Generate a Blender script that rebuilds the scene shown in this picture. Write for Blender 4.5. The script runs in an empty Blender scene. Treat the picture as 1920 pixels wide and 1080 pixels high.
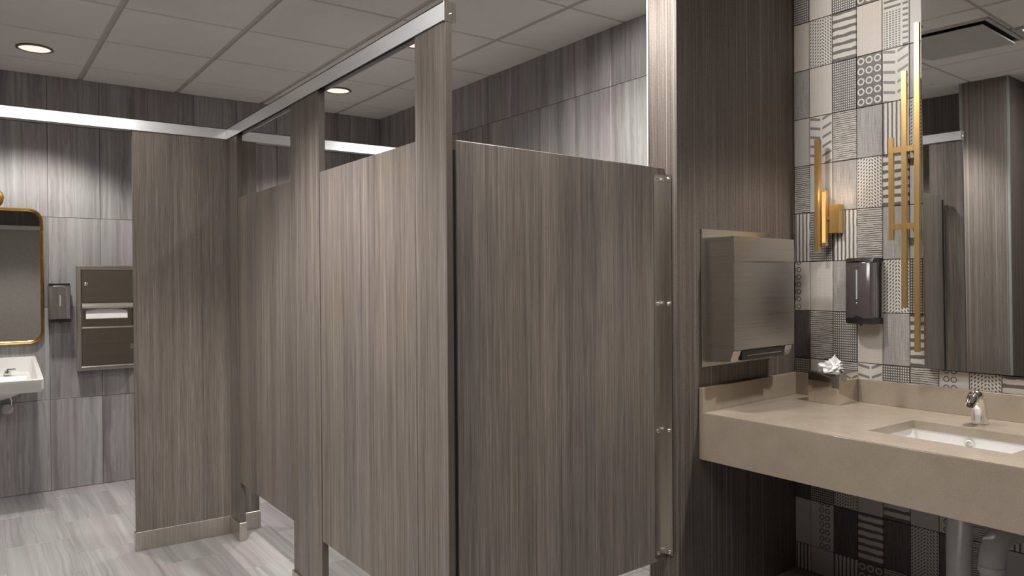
import bpy, bmesh, math, random
from mathutils import Vector, Matrix, noise as mnoise
random.seed(7)
S = bpy.context.scene
COL = S.collection
PI = math.pi

# ------------------------------------------------------------------ camera, light, exposure
H = 1.341
F_PX, YAW, PITCH, ROLL = 1421.14, 0.62672, 0.009116, -0.006874
cam_d = bpy.data.cameras.new('camera'); cam = bpy.data.objects.new('camera', cam_d); COL.objects.link(cam)
cam_d.sensor_fit = 'HORIZONTAL'; cam_d.sensor_width = 36.0; cam_d.lens = 36.0*F_PX/1920.0
cam_d.clip_start = 0.02
_f = Vector((math.sin(YAW)*math.cos(PITCH), math.cos(YAW)*math.cos(PITCH), -math.sin(PITCH)))
_r = Vector((math.cos(YAW), -math.sin(YAW), 0)); _u = _r.cross(_f)
_r2 = math.cos(ROLL)*_r + math.sin(ROLL)*_u; _u2 = -math.sin(ROLL)*_r + math.cos(ROLL)*_u
M = Matrix((( _r2.x, _u2.x, -_f.x, 0), (_r2.y, _u2.y, -_f.y, 0), (_r2.z, _u2.z, -_f.z, H), (0, 0, 0, 1)))
cam.matrix_world = M
S.camera = cam
S.view_settings.view_transform = 'Standard'; S.view_settings.look = 'None'
S.view_settings.gamma = 1.0; S.view_settings.use_curve_mapping = False
S.view_settings.exposure = 0.70
try:
    S.cycles.use_denoising = True
    S.cycles.max_bounces = 10; S.cycles.diffuse_bounces = 6; S.cycles.glossy_bounces = 5
    S.cycles.caustics_reflective = False; S.cycles.caustics_refractive = False
    S.cycles.sample_clamp_indirect = 12.0
except Exception:
    pass
W = bpy.data.worlds.new('world'); S.world = W; W.use_nodes = True
W.node_tree.nodes['Background'].inputs[0].default_value = (0, 0, 0, 1)

LIGHT_COL = (1.0, 0.965, 0.925)
CEIL = 2.687
SPOT_POWER = 70.0          # each recessed downlight
SPOT_ANGLE = 104.0
SPOT_BLEND = 0.5

PANEL_RADIANCE = 10.5      # added fill: unseen lit ceiling panel over the entrance

# ------------------------------------------------------------------ node helpers
class V:
    """a scalar socket with arithmetic"""
    def __init__(s, nt, sock): s.nt = nt; s.k = sock
    def _m(s, op, *a):
        n = s.nt.nodes.new('ShaderNodeMath'); n.operation = op
        for i, x in enumerate((s,)+a):
            if isinstance(x, V): s.nt.links.new(x.k, n.inputs[i])
            else: n.inputs[i].default_value = x
        return V(s.nt, n.outputs[0])
    def __add__(s, o): return s._m('ADD', o)
    __radd__ = __add__
    def __sub__(s, o): return s._m('SUBTRACT', o)
    def __rsub__(s, o): return s._m('MULTIPLY', -1.0)._m('ADD', o)
    def __mul__(s, o): return s._m('MULTIPLY', o)
    __rmul__ = __mul__
    def __truediv__(s, o): return s._m('DIVIDE', o)
    def frac(s): return s._m('FRACT')
    def floor(s): return s._m('FLOOR')
    def abs(s): return s._m('ABSOLUTE')
    def sin(s): return s._m('SINE')
    def pow(s, o): return s._m('POWER', o)
    def lt(s, o): return s._m('LESS_THAN', o)
    def gt(s, o): return s._m('GREATER_THAN', o)
    def max(s, o): return s._m('MAXIMUM', o)
    def min(s, o): return s._m('MINIMUM', o)
    def clamp(s): return s._m('MAXIMUM', 0.0)._m('MINIMUM', 1.0)

def new_mat(name, rough=0.5, metal=0.0, color=(0.5, 0.5, 0.5), spec=0.5):
    m = bpy.data.materials.new(name); m.use_nodes = True
    b = m.node_tree.nodes['Principled BSDF']
    b.inputs['Base Color'].default_value = (*color, 1); b.inputs['Roughness'].default_value = rough
    b.inputs['Metallic'].default_value = metal
    b.inputs['Specular IOR Level'].default_value = spec
    return m, m.node_tree, b
def noise(nt, vec, scale=1.0, detail=3.0, rough=0.55, dist=0.0):
    n = nt.nodes.new('ShaderNodeTexNoise'); n.inputs['Scale'].default_value = scale
    n.inputs['Detail'].default_value = detail; n.inputs['Roughness'].default_value = rough
    n.inputs['Distortion'].default_value = dist
    if vec is not None: nt.links.new(vec, n.inputs['Vector'])
    return V(nt, n.outputs['Fac'])
def scaled(nt, vec, s):
    n = nt.nodes.new('ShaderNodeVectorMath'); n.operation = 'MULTIPLY'
    nt.links.new(vec, n.inputs[0]); n.inputs[1].default_value = s
    return n.outputs[0]
def position(nt, rand=37.0):
    """world position shifted by a random amount per object"""
    g = nt.nodes.new('ShaderNodeNewGeometry'); oi = nt.nodes.new('ShaderNodeObjectInfo')
    c = nt.nodes.new('ShaderNodeCombineXYZ')
    r = V(nt, oi.outputs['Random'])
    for i, k in enumerate((rand, rand*1.7, rand*0.6)):
        nt.links.new((r*k).k, c.inputs[i])
    a = nt.nodes.new('ShaderNodeVectorMath'); a.operation = 'ADD'
    nt.links.new(g.outputs['Position'], a.inputs[0]); nt.links.new(c.outputs[0], a.inputs[1])
    return a.outputs[0], r
def ramp(nt, fac, stops):
    n = nt.nodes.new('ShaderNodeValToRGB'); e = n.color_ramp.elements
    e[0].position, e[0].color = stops[0][0], (*stops[0][1], 1)
    e[1].position, e[1].color = stops[-1][0], (*stops[-1][1], 1)
    for p, c in stops[1:-1]:
        x = e.new(p); x.color = (*c, 1)
    nt.links.new(fac.k if isinstance(fac, V) else fac, n.inputs[0]); return n.outputs[0]
def mix(nt, fac, a, b, mode='MIX'):
    n = nt.nodes.new('ShaderNodeMix'); n.data_type = 'RGBA'; n.blend_type = mode
    for sock, val in ((n.inputs[0], fac), (n.inputs[6], a), (n.inputs[7], b)):
        if isinstance(val, V): nt.links.new(val.k, sock)
        elif isinstance(val, (tuple, list)): sock.default_value = (*val, 1)
        elif isinstance(val, (int, float)): sock.default_value = val
        else: nt.links.new(val, sock)
    return n.outputs[2]
def bump(nt, b, h, strength=0.2, dist=0.002):
    n = nt.nodes.new('ShaderNodeBump'); n.inputs['Strength'].default_value = strength; n.inputs['Distance'].default_value = dist
    nt.links.new(h.k, n.inputs['Height']); nt.links.new(n.outputs[0], b.inputs['Normal'])

def laminate(name, k=1.0, tint=(1, 1, 1)):
    m, nt, b = new_mat(name, 0.42, 0, spec=0.4)
    p, r = position(nt)
    a = noise(nt, scaled(nt, p, (11, 11, 0.12)), 1, 2, 0.5)
    c = noise(nt, scaled(nt, p, (80, 80, 0.9)), 1, 4, 0.72)
    d = noise(nt, scaled(nt, p, (300, 300, 5.0)), 1, 3, 0.65)
    h = noise(nt, scaled(nt, p, (5, 5, 0.15)), 1, 2, 0.5)
    v = (a-0.5)*0.6 + (c-0.5)*1.1 + (d-0.5)*1.15 + 0.5
    t = lambda q: tuple(k*x*y for x, y in zip(q, tint))
    c1 = ramp(nt, v, [(0.12, t((0.105, 0.089, 0.078))), (0.40, t((0.180, 0.154, 0.133))), (0.62, t((0.245, 0.212, 0.182))), (0.9, t((0.35, 0.305, 0.262)))])
    c2 = ramp(nt, v, [(0.12, t((0.105, 0.088, 0.090))), (0.40, t((0.175, 0.152, 0.150))), (0.62, t((0.235, 0.208, 0.200))), (0.9, t((0.34, 0.305, 0.29)))])
    hh = ((h-0.40)*3.0).clamp()*0.75
    nt.links.new(mix(nt, hh, c1, c2), b.inputs['Base Color'])
    bump(nt, b, d, 0.06, 0.001)
    return m

def stone(name, axis='Z', k=1.0, rough=0.32, rnd=0.07, con=1.0):
    m, nt, b = new_mat(name, rough, 0, spec=0.45)
    p, r = position(nt)
    def sc(hi, lo): return (hi, hi, lo) if axis == 'Z' else (hi, lo, hi)
    warp = noise(nt, scaled(nt, p, sc(7, 2.2)), 1, 3, 0.6)
    cv = nt.nodes.new('ShaderNodeCombineXYZ')
    w = (warp-0.5)*0.045
    nt.links.new(w.k, cv.inputs[0])
    if axis == 'Z': nt.links.new(w.k, cv.inputs[1])
    ad = nt.nodes.new('ShaderNodeVectorMath'); ad.operation = 'ADD'
    nt.links.new(p, ad.inputs[0]); nt.links.new(cv.outputs[0], ad.inputs[1]); p2 = ad.outputs[0]
    a = noise(nt, scaled(nt, p2, sc(14, 0.35)), 1, 3, 0.6)
    c = noise(nt, scaled(nt, p2, sc(60, 0.8)), 1, 3, 0.6)
    hu = noise(nt, scaled(nt, p2, sc(6, 0.5)), 1, 2, 0.5)
    ve = noise(nt, scaled(nt, p2, sc(11, 0.22)), 1, 2, 0.5)
    v = (a-0.5)*(1.25*con) + (c-0.5)*(0.8*con) + 0.5 + (r-0.5)*rnd
    t = lambda q: tuple(k*x for x in q)
    c1 = ramp(nt, v, [(0.15, t((0.20, 0.190, 0.180))), (0.42, t((0.310, 0.304, 0.295))), (0.62, t((0.38, 0.374, 0.365))), (0.9, t((0.49, 0.484, 0.472)))])
    c2 = ramp(nt, v, [(0.15, t((0.195, 0.17, 0.172))), (0.42, t((0.31, 0.282, 0.285))), (0.62, t((0.38, 0.35, 0.352))), (0.9, t((0.49, 0.465, 0.462)))])
    col = mix(nt, ((hu-0.43)*6).clamp(), c1, c2)
    vein = 1.0 - ((ve-0.5).abs()*55.0).clamp()
    col = mix(nt, vein*0.38, col, t((0.17, 0.155, 0.15)))
    nt.links.new(col, b.inputs['Base Color'])
    return m

def wallpaper(name):
    m, nt, b = new_mat(name, 0.55, 0, spec=0.35)
    p, r = position(nt, 0.0)
    a = noise(nt, scaled(nt, p, (140, 140, 0.5)), 1, 2, 0.6)
    c = noise(nt, scaled(nt, p, (400, 400, 5)), 1, 2, 0.6)
    we = noise(nt, scaled(nt, p, (120, 120, 420)), 1, 2, 0.7)
    big = noise(nt, scaled(nt, p, (7, 7, 2)), 1, 2, 0.5)
    br = noise(nt, scaled(nt, p, (130, 130, 0.25)), 1, 1, 0.5)
    v = (a-0.5)*0.8 + (c-0.5)*0.8 + (we-0.5)*0.6 + (big-0.5)*0.15 + 0.5
    col = ramp(nt, v, [(0.15, (0.070, 0.055, 0.047)), (0.5, (0.135, 0.112, 0.097)), (0.85, (0.235, 0.202, 0.178))])
    line = ((br-0.63)*20).clamp()
    col = mix(nt, line*0.55, col, (0.34, 0.30, 0.27))
    nt.links.new(col, b.inputs['Base Color'])
    bump(nt, b, (a+we*0.6), 0.25, 0.002)
    return m

def plain(name, color, rough=0.5, metal=0.0, spec=0.5, var=0.06, scale=30):
    """a plain colour with a little fine mottling"""
    m, nt, b = new_mat(name, rough, metal, color, spec)
    p, r = position(nt, 5.0)
    n = noise(nt, p, scale, 3, 0.6)
    c0 = tuple(x*(1-var) for x in color); c1 = tuple(min(1, x*(1+var)) for x in color)
    nt.links.new(ramp(nt, n, [(0.3, c0), (0.7, c1)]), b.inputs['Base Color'])
    return m
def brushed(name, color, rough=0.3, sc=(3, 3, 300), var=0.12):
    m, nt, b = new_mat(name, rough, 1.0, color)
    p, r = position(nt, 5.0)
    n = noise(nt, scaled(nt, p, sc), 1, 3, 0.6)
    c0 = tuple(x*(1-var) for x in color); c1 = tuple(min(1, x*(1+var)) for x in color)
    nt.links.new(ramp(nt, n, [(0.3, c0), (0.7, c1)]), b.inputs['Base Color'])
    nt.links.new((n*0.16 + (rough-0.08)).k, b.inputs['Roughness'])
    return m
def quartz(name):
    m, nt, b = new_mat(name, 0.22, 0, spec=0.5)
    p, r = position(nt, 0.0)
    a = noise(nt, p, 260, 2, 0.7); c = noise(nt, p, 9, 3, 0.6)
    v = (a-0.5)*0.8 + (c-0.5)*0.5 + 0.5
    nt.links.new(ramp(nt, v, [(0.2, (0.31, 0.256, 0.197)), (0.5, (0.395, 0.331, 0.260)), (0.85, (0.465, 0.395, 0.32))]), b.inputs['Base Color'])
    return m
def ceiling_mat(name):
    m, nt, b = new_mat(name, 0.9, 0, spec=0.2)
    p, r = position(nt, 9.0)
    a = noise(nt, p, 420, 2, 0.6); c = noise(nt, p, 5, 2, 0.5)
    v = (a-0.5)*0.5 + (c-0.5)*0.5 + 0.5
    nt.links.new(ramp(nt, v, [(0.2, (0.76, 0.735, 0.715)), (0.8, (0.86, 0.835, 0.81))]), b.inputs['Base Color'])
    bump(nt, b, a, 0.15, 0.001)
    return m
def emitter(name, color, strength):
    m = bpy.data.materials.new(name); m.use_nodes = True; nt = m.node_tree
    nt.nodes.remove(nt.nodes['Principled BSDF'])
    e = nt.nodes.new('ShaderNodeEmission'); e.inputs[0].default_value = (*color, 1); e.inputs[1].default_value = strength
    nt.links.new(e.outputs[0], nt.nodes['Material Output'].inputs[0]); return m

# printed patterns of the small wall tiles, drawn from the tile's own UV
LT, DK = (0.66, 0.62, 0.565), (0.115, 0.105, 0.10)
def pattern(kind):
    m, nt, b = new_mat('patterned_tile_'+kind, 0.38, 0, spec=0.4)
    uv = nt.nodes.new('ShaderNodeUVMap'); sp = nt.nodes.new('ShaderNodeSeparateXYZ'); nt.links.new(uv.outputs[0], sp.inputs[0])
    u, v = V(nt, sp.outputs[0]), V(nt, sp.outputs[1])
    sh = scaled(nt, uv.outputs[0], (1, 2, 1))
    n1 = noise(nt, scaled(nt, uv.outputs[0], (3, 6, 1)), 1, 2, 0.6); n2 = noise(nt, scaled(nt, uv.outputs[0], (28, 56, 1)), 1, 2, 0.6)
    nv = noise(nt, scaled(nt, uv.outputs[0], (46, 2.0, 1)), 1, 2, 0.65); nh = noise(nt, scaled(nt, uv.outputs[0], (1.6, 70, 1)), 1, 2, 0.65)
    light = mix(nt, n1, tuple(x*0.94 for x in LT), LT); dark = mix(nt, n1, DK, tuple(x*1.25 for x in DK))
    def ring(cu, cv, r, wd, off=0.0):
        x = ((u+off)*cu).frac()-0.5; y = (v*cv).frac()-0.5
        x = x/cu; y = y*2.0/cv
        d = (x*x + y*y).pow(0.5) + (n2-0.5)*0.03
        return (d-r).abs().lt(wd)
    if kind == 'dots':
        f = ((u*11.0).frac()-0.5).abs().lt(0.27) * ((v*20.0).frac()-0.5).abs().lt(0.27)
        col = mix(nt, f, dark, (0.74, 0.71, 0.66))
    elif kind == 'herringbone':
        s = (u-0.56).abs()
        y = (v*15.0 + s*7.0).frac()
        f = ((y-0.5).abs().lt(0.26)) * (((u-0.56)*9.0).frac()-0.5).abs().lt(0.31)
        col = mix(nt, f, (0.72, 0.69, 0.63), dark)
    elif kind == 'bands':
        f = ((v*6.3 + (n1-0.5)*0.35).frac()).lt(0.42)
        col = mix(nt, f, light, (0.15, 0.138, 0.128))
    elif kind == 'rings_dark':
        col = mix(nt, ring(3.0, 5.0, 0.115, 0.028), (0.17, 0.158, 0.15), (0.70, 0.67, 0.63))
    elif kind == 'rings_light':
        x = ((u*4.0+0.5).frac()-0.5)/4.0; y = (((v*6.5).frac()-0.5)*2.0)/6.5
        d = (x*x + y*y).pow(0.5) + (n2-0.5)*0.03
        f = (d-0.092).abs().lt(0.017) * u.gt(0.125) * u.lt(0.625)
        col = mix(nt, f, light, (0.10, 0.09, 0.085))
    elif kind == 'chevron':
        s = (u-0.53)
        y = (v*5.2 + s.max(0.0)*1.15*-1.0 + s.min(0.0)*0.55).frac()
        f = y.gt(0.62)*y.lt(0.90) * s.abs().gt(0.045) * (u-0.5).abs().lt(0.47)
        col = mix(nt, f, (0.70, 0.665, 0.62), (0.24, 0.222, 0.208))
    elif kind == 'thin_lines':
        f = ((v*24.0 + (nh-0.5)*0.7 + (n1-0.5)*0.8).frac()).lt(0.40)
        col = mix(nt, f, light, (0.125, 0.112, 0.105))
    elif kind == 'stripes':
        f = ((u*6.0 + (n1-0.5)*0.25).frac()).lt(0.42)
        col = mix(nt, f, (0.70, 0.665, 0.61), (0.16, 0.147, 0.137))
    elif kind == 'grey':
        q = (nv-0.5)*1.6 + (nh-0.5)*0.5 + 0.45
        col = ramp(nt, q, [(0.1, (0.23, 0.216, 0.211)), (0.9, (0.60, 0.572, 0.546))])
    elif kind == 'charcoal':
        q = (nv-0.5)*1.6 + 0.45
        col = ramp(nt, q, [(0.1, (0.055, 0.048, 0.048)), (0.9, (0.20, 0.182, 0.176))])
    elif kind == 'crosshatch':
        f1 = ((u*17.0 + (n1-0.5)*0.6).frac()).lt(0.20); f2 = ((v*34.0 + (n1-0.5)*0.8).frac()).lt(0.22)
        f = (f1.max(f2))*(n2*1.4).clamp()
        col = mix(nt, f*0.6, (0.70, 0.645, 0.575), (0.30, 0.26, 0.225))
    elif kind == 'diagonal':
        f = (((u-0.5).abs()*14.0 + v*26.0).frac()).lt(0.3)
        col = mix(nt, f*0.28, (0.62, 0.59, 0.55), (0.24, 0.22, 0.21))
    elif kind == 'mixed':
        st = ((v*9.0).frac()).lt(0.4)
        dots = ((u*8.5).frac()-0.5).abs().lt(0.3) * ((v*22.0).frac()-0.5).abs().lt(0.28)
        fl = st*v.gt(0.74) + dots*v.lt(0.74)
        f = fl*u.lt(0.70)*u.gt(0.06) + st*u.gt(0.77)*u.lt(0.97)
        col = mix(nt, f.clamp(), (0.66, 0.635, 0.585), (0.14, 0.13, 0.12))
    nt.links.new(col, b.inputs['Base Color'])
    return m

# ------------------------------------------------------------------ materials
LAM = laminate('stall_laminate')
EDGE = plain('shaded_laminate_edge', (0.105, 0.088, 0.077), 0.5)  # darker than the laminate, standing in for shade on pilaster ends
STONE = stone('wall_stone'); FLOORM = stone('floor_stone', 'Y', 0.96, 0.36, 0.05, 0.8)
PAPER = wallpaper('woven_wallpaper')
GROUT = plain('grout', (0.16, 0.145, 0.135), 0.9)
FGROUT = plain('floor_grout', (0.34, 0.32, 0.305), 0.9)
TGROUT = plain('dark_grout', (0.13, 0.12, 0.11), 0.9)
CEILM = ceiling_mat('ceiling_panel'); GRIDM = plain('ceiling_grid', (0.52, 0.50, 0.48), 0.6)
ALU = brushed('brushed_aluminium', (0.88, 0.90, 0.92), 0.17, (2, 2, 200), 0.05)
ALU.node_tree.nodes['Principled BSDF'].inputs['Metallic'].default_value = 0.12
STEEL = brushed('brushed_steel', (0.56, 0.525, 0.475), 0.30, (1.5, 1.5, 700), 0.05)
STEELV = brushed('satin_steel', (0.60, 0.565, 0.51), 0.32, (200, 200, 3))
DSTEEL = brushed('dark_steel', (0.40, 0.365, 0.32), 0.24, (2, 2, 600), 0.05)
CHROME, _, _ = new_mat('chrome', 0.06, 1.0, (0.86, 0.85, 0.83))
POLISH = plain('polished_steel', (0.72, 0.68, 0.62), 0.07, 1.0, var=0.02)
MIRROR, _, _ = new_mat('mirror_glass', 0.01, 1.0, (0.80, 0.82, 0.81))
BRASS = brushed('brushed_brass', (0.56, 0.36, 0.145), 0.34, (150, 150, 4), 0.08)
BRASS.node_tree.nodes['Principled BSDF'].inputs['Metallic'].default_value = 0.75
GOLD = brushed('gold_frame', (0.72, 0.44, 0.13), 0.25, (20, 20, 20), 0.08)
QUARTZ = quartz('quartz_counter')
PORC = plain('white_porcelain', (0.82, 0.81, 0.79), 0.12, var=0.01)
PVC = plain('pvc_white', (0.58, 0.57, 0.56), 0.5)
BLACK = plain('black_plastic', (0.018, 0.016, 0.016), 0.35)
SMOKE = plain('smoke_plastic', (0.075, 0.062, 0.060), 0.16, spec=0.7)
SMOKE2 = plain('grey_plastic', (0.20, 0.185, 0.178), 0.22)
CLEAR = plain('window_plastic', (0.42, 0.46, 0.48), 0.15)
TISSUE = plain('tissue_paper', (0.88, 0.87, 0.86), 0.9, var=0.02)
TRIMW = plain('metal_trim', (0.66, 0.64, 0.62), 0.45)
DOORM = plain('door_paint', (0.42, 0.375, 0.345), 0.6)
TRIMG = plain('grey_trim', (0.22, 0.235, 0.225), 0.5)
DARK = plain('dark_void', (0.02, 0.018, 0.017), 0.8)  # near-black stands in for shade in gaps, channels and holes
LENS = emitter('downlight_lens', (1.0, 0.89, 0.78), 0.66)
GRILLE = plain('diffuser_paint', (0.50, 0.48, 0.46), 0.5)
PATS = {k: pattern(k) for k in ('dots', 'herringbone', 'bands', 'rings_dark', 'rings_light', 'chevron', 'thin_lines', 'stripes', 'grey', 'charcoal', 'crosshatch', 'diagonal', 'mixed')}

# ------------------------------------------------------------------ mesh helpers
def bx(bm, x0, x1, y0, y1, z0, z1, bev=0.0, seg=1):
    r = bmesh.ops.create_cube(bm, size=1.0); vs = r['verts']
    for v in vs:
        v.co = Vector(((x0+x1)/2 + v.co.x*(x1-x0), (y0+y1)/2 + v.co.y*(y1-y0), (z0+z1)/2 + v.co.z*(z1-z0)))
    if bev > 0:
        es = list({e for v in vs for e in v.link_edges})
        bmesh.ops.bevel(bm, geom=es, offset=bev, segments=seg, affect='EDGES', profile=0.5)
    return vs
def box(*a, **k):
    bm = bmesh.new(); bx(bm, *a, **k); return bm
def loft(bm, rings, cap=True, closed=True):
    """rings: lists of points, equal length"""
    rs = [[bm.verts.new(p) for p in r] for r in rings]
    n = len(rs[0])
    for a, b in zip(rs, rs[1:]):
        for i in range(n if closed else n-1):
            j = (i+1) % n
            bm.faces.new((a[i], a[j], b[j], b[i]))
    if cap:
        bm.faces.new(rs[0][::-1]); bm.faces.new(rs[-1])
    return bm
def tube(bm, pts, rad, n=14, cap=True):
    pts = [Vector(p) for p in pts]
    if not isinstance(rad, (list, tuple)): rad = [rad]*len(pts)
    rings = []; prev = None
    for i, p in enumerate(pts):
        d = (pts[min(i+1, len(pts)-1)] - pts[max(i-1, 0)]).normalized()
        if prev is None:
            a = Vector((0, 0, 1)) if abs(d.z) < 0.9 else Vector((1, 0, 0))
            x = d.cross(a).normalized()
        else:
            x = (prev - d*prev.dot(d)).normalized()
        prev = x; y = d.cross(x)
        rings.append([p + (x*math.cos(t) + y*math.sin(t))*rad[i] for t in [2*PI*k/n for k in range(n)]])
    return loft(bm, rings, cap)
def lathe(bm, prof, c, axis='Z', n=32, cap=True):
    """prof: (radius, height) list along axis from point c"""
    c = Vector(c); rings = []
    for r, h in prof:
        ring = []
        for k in range(n):
            t = 2*PI*k/n
            if axis == 'Z': q = (r*math.cos(t), r*math.sin(t), h)
            elif axis == 'Y': q = (r*math.cos(t), h, r*math.sin(t))
            else: q = (h, r*math.cos(t), r*math.sin(t))
            ring.append(c + Vector(q))
        rings.append(ring)
    return loft(bm, rings, cap)
def rrect(w, h, r, n=6):
    """rounded rectangle outline centred on 0"""
    out = []
    for cx, cy, a0 in ((w/2-r, h/2-r, 0), (-w/2+r, h/2-r, 90), (-w/2+r, -h/2+r, 180), (w/2-r, -h/2+r, 270)):
        for k in range(n+1):
            a = math.radians(a0 + 90*k/n); out.append((cx + r*math.cos(a), cy + r*math.sin(a)))
    return out
def arc(c, r, a0, a1, n, plane='XZ'):
    out = []
    for k in range(n+1):
        a = math.radians(a0 + (a1-a0)*k/n); q = (r*math.cos(a), r*math.sin(a))
        if plane == 'XZ': out.append((c[0]+q[0], c[1], c[2]+q[1]))
        elif plane == 'YZ': out.append((c[0], c[1]+q[0], c[2]+q[1]))
        else: out.append((c[0]+q[0], c[1]+q[1], c[2]))
    return out

def tag(o, label=None, cat=None, group=None, kind=None):
    if label: o['label'] = label
    if cat: o['category'] = cat
    if group: o['group'] = group
    if kind: o['kind'] = kind
    return o
def obj(name, bm, mat, parent=None, smooth=False, local=False):
    """link a bmesh as one object. Coordinates are world ones unless local (then in the root's frame)"""
    bmesh.ops.recalc_face_normals(bm, faces=bm.faces)
    me = bpy.data.meshes.new(name)
    root = parent
    off = Vector((0, 0, 0))
    while root is not None:
        off += Vector(root.location); root = root.parent
    if parent is not None and not local:
        bmesh.ops.translate(bm, verts=bm.verts, vec=-off)
    if smooth:
        for f in bm.faces: f.smooth = True
        for e in bm.edges:
            if len(e.link_faces) == 2 and e.calc_face_angle(0) > math.radians(38): e.smooth = False
    bm.to_mesh(me); bm.free()
    o = bpy.data.objects.new(name, me); COL.objects.link(o)
    if mat: me.materials.append(mat)
    if parent is not None: o.parent = parent
    return o
def thing(name, label, cat, loc, rz=0.0, group=None):
    o = bpy.data.objects.new(name, None); COL.objects.link(o); o.location = loc; o.rotation_euler = (0, 0, rz)
    o.empty_display_size = 0.05
    return tag(o, label, cat, group)
def struct(name, bm, mat):
    return tag(obj(name, bm, mat), kind='structure')
_cache = {}
def piece(name, key, maker, mat, loc, parent, rot=(0, 0, 0)):
    """a cheap piece that shares its mesh with alike pieces"""
    if key not in _cache:
        bm = maker(); bmesh.ops.recalc_face_normals(bm, faces=bm.faces)
        me = bpy.data.meshes.new(name); bm.to_mesh(me); bm.free(); me.materials.append(mat); _cache[key] = me
    o = bpy.data.objects.new(name, _cache[key]); COL.objects.link(o)
    o.location = loc; o.rotation_euler = rot
    if parent is not None: o.parent = parent
    return o

# ------------------------------------------------------------------ room shell
XL, XR, XV = -0.50, 2.81, 3.13
YR, YB = -1.80, 5.735
TH = 0.010
floor = struct('floor', box(XL-0.1, XV+0.1, YR-0.1, YB+0.1, -0.10, -0.002), FGROUT)
# floor tiles 0.30 x 0.60, long side running away from the camera
xs = [-0.45+0.30*i for i in range(0, 12)]
offs = {i: [0.27, 0.02, 0.41, 0.13, 0.295, 0.0, 0.44, 0.18, 0.35, 0.08, 0.5, 0.22][i] for i in range(12)}
for i, x in enumerate(xs):
    y = YR - 0.6 + offs[i]
    x1 = min(x+0.30, XV)
    while y < YB:
        a, b_ = max(y, YR), min(y+0.6, YB)
        if b_-a > 0.02 and x1-x > 0.02:
            w, d = round(x1-x-0.003, 4), round(b_-a-0.003, 4)
            piece('floor_tile', ('f', w, d), lambda: box(-w/2, w/2, -d/2, d/2, -0.006, 0.0, bev=0.001), FLOORM, ((x+x1)/2, (a+b_)/2, 0), floor)
        y += 0.6
# ceiling: recessed grid plane, panels hanging just below it
ceil = struct('ceiling', box(XL-0.1, XV+0.1, YR-0.1, YB+0.1, CEIL+0.008, CEIL+0.10), GRIDM)
gx = [0.637+0.598*k for k in range(-2, 6)]; gy = [4.112+0.622*k for k in range(-10, 4)]
def ceil_edges(g, lo, hi):
    e = [lo]+[q for q in g if lo+0.02 < q < hi-0.02]+[hi]
    return list(zip(e, e[1:]))
cells = [(a, b, c, d) for a, b in ceil_edges(gx, XL, XV) for c, d in ceil_edges(gy, YR, YB)]
for a, b, c, d in cells:
    if (a < 0.338 < b or a < 0.936 < b) and c < 1.313 < d: continue
    w, dd = round(b-a-0.030, 3), round(d-c-0.016, 3)
    piece('ceiling_tile', ('c', w, dd), lambda: box(-w/2, w/2, -dd/2, dd/2, -0.004, 0.007, bev=0.003), CEILM, ((a+b)/2, (c+d)/2, CEIL+0.004), ceil)

def stone_wall(wall, axis, fixed, lo, hi, start, rows, sign):
    """clad a wall in 0.30 x 0.60 upright stone tiles"""
    e = [lo]+[start+0.30*k for k in range(-40, 40) if lo+0.01 < start+0.30*k < hi-0.01]+[hi]
    for a, b in zip(e, e[1:]):
        for z0, z1 in zip(rows, rows[1:]):
            w, h = round(b-a-0.0025, 4), round(z1-z0-0.0025, 4)
            if axis == 'X':
                piece('wall_tile', ('wx', w, h), lambda: box(-w/2, w/2, 0, TH, -h/2, h/2, bev=0.0012), STONE, ((a+b)/2, fixed, (z0+z1)/2), wall)
            else:
                piece('wall_tile', ('wy', w, h), lambda: box(0, TH, -w/2, w/2, -h/2, h/2, bev=0.0012), STONE, (fixed, (a+b)/2, (z0+z1)/2), wall)
wb = struct('wall_back', box(XL-0.1, XR+0.1, YB+TH-0.003, YB+0.12, 0, CEIL+0.02), GROUT)
stone_wall(wb, 'X', YB, XL, XR, 0.450, [0, 0.591, 1.190, 1.776, 2.378, CEIL+0.006], 1)
wr = struct('wall_right', box(XR+TH-0.003, XR+0.12, 2.152, YB+0.1, 0, CEIL+0.02), GROUT)
stone_wall(wr, 'Y', XR, 2.152, YB, 2.97, [0, 0.58, 1.18, 1.78, 2.376, CEIL+0.006], 1)
struct('wall_left', box(XL-0.1, XL, YR-0.1, YB+0.1, 0, CEIL+0.02), PAPER)
struct('wall_rear', box(XL-0.1, XV+0.1, YR-0.1, YR, 0, CEIL+0.02), PAPER)
# the wallpapered pier between stalls and vanity
PA, PB = Vector((2.24, 2.0)), Vector((3.135, 2.0855))
ANG = math.atan2(PB.y-PA.y, PB.x-PA.x)
bm = bmesh.new()
pts = [(2.24, 2.0), (3.25, 2.0965), (3.25, 2.15), (2.24, 2.15)]
loft(bm, [[(x, y, 0) for x, y in pts], [(x, y, CEIL+0.02) for x, y in pts]])
struct('wall_divider', bm, PAPER)
struct('trim_1', box(2.237, 2.243, 2.150, 2.156, 0, CEIL, bev=0.001), TRIMW)
struct('trim_2', box(2.2375, 2.2425, 1.9985, 2.0035, 0, CEIL), PAPER)
# pier on the left, seen in the vanity mirror
PLX = -0.10
bmp = box(XL, PLX, 1.995, 2.315, 0, CEIL+0.02); struct('wall_corner', bmp, PAPER)
struct('trim_3', box(PLX-0.016, PLX+0.002, 1.992, 2.008, 0, CEIL, bev=0.001), TRIMG)
struct('trim_4', box(PLX-0.016, PLX+0.002, 2.302, 2.318, 0, CEIL, bev=0.001), TRIMG)
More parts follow.
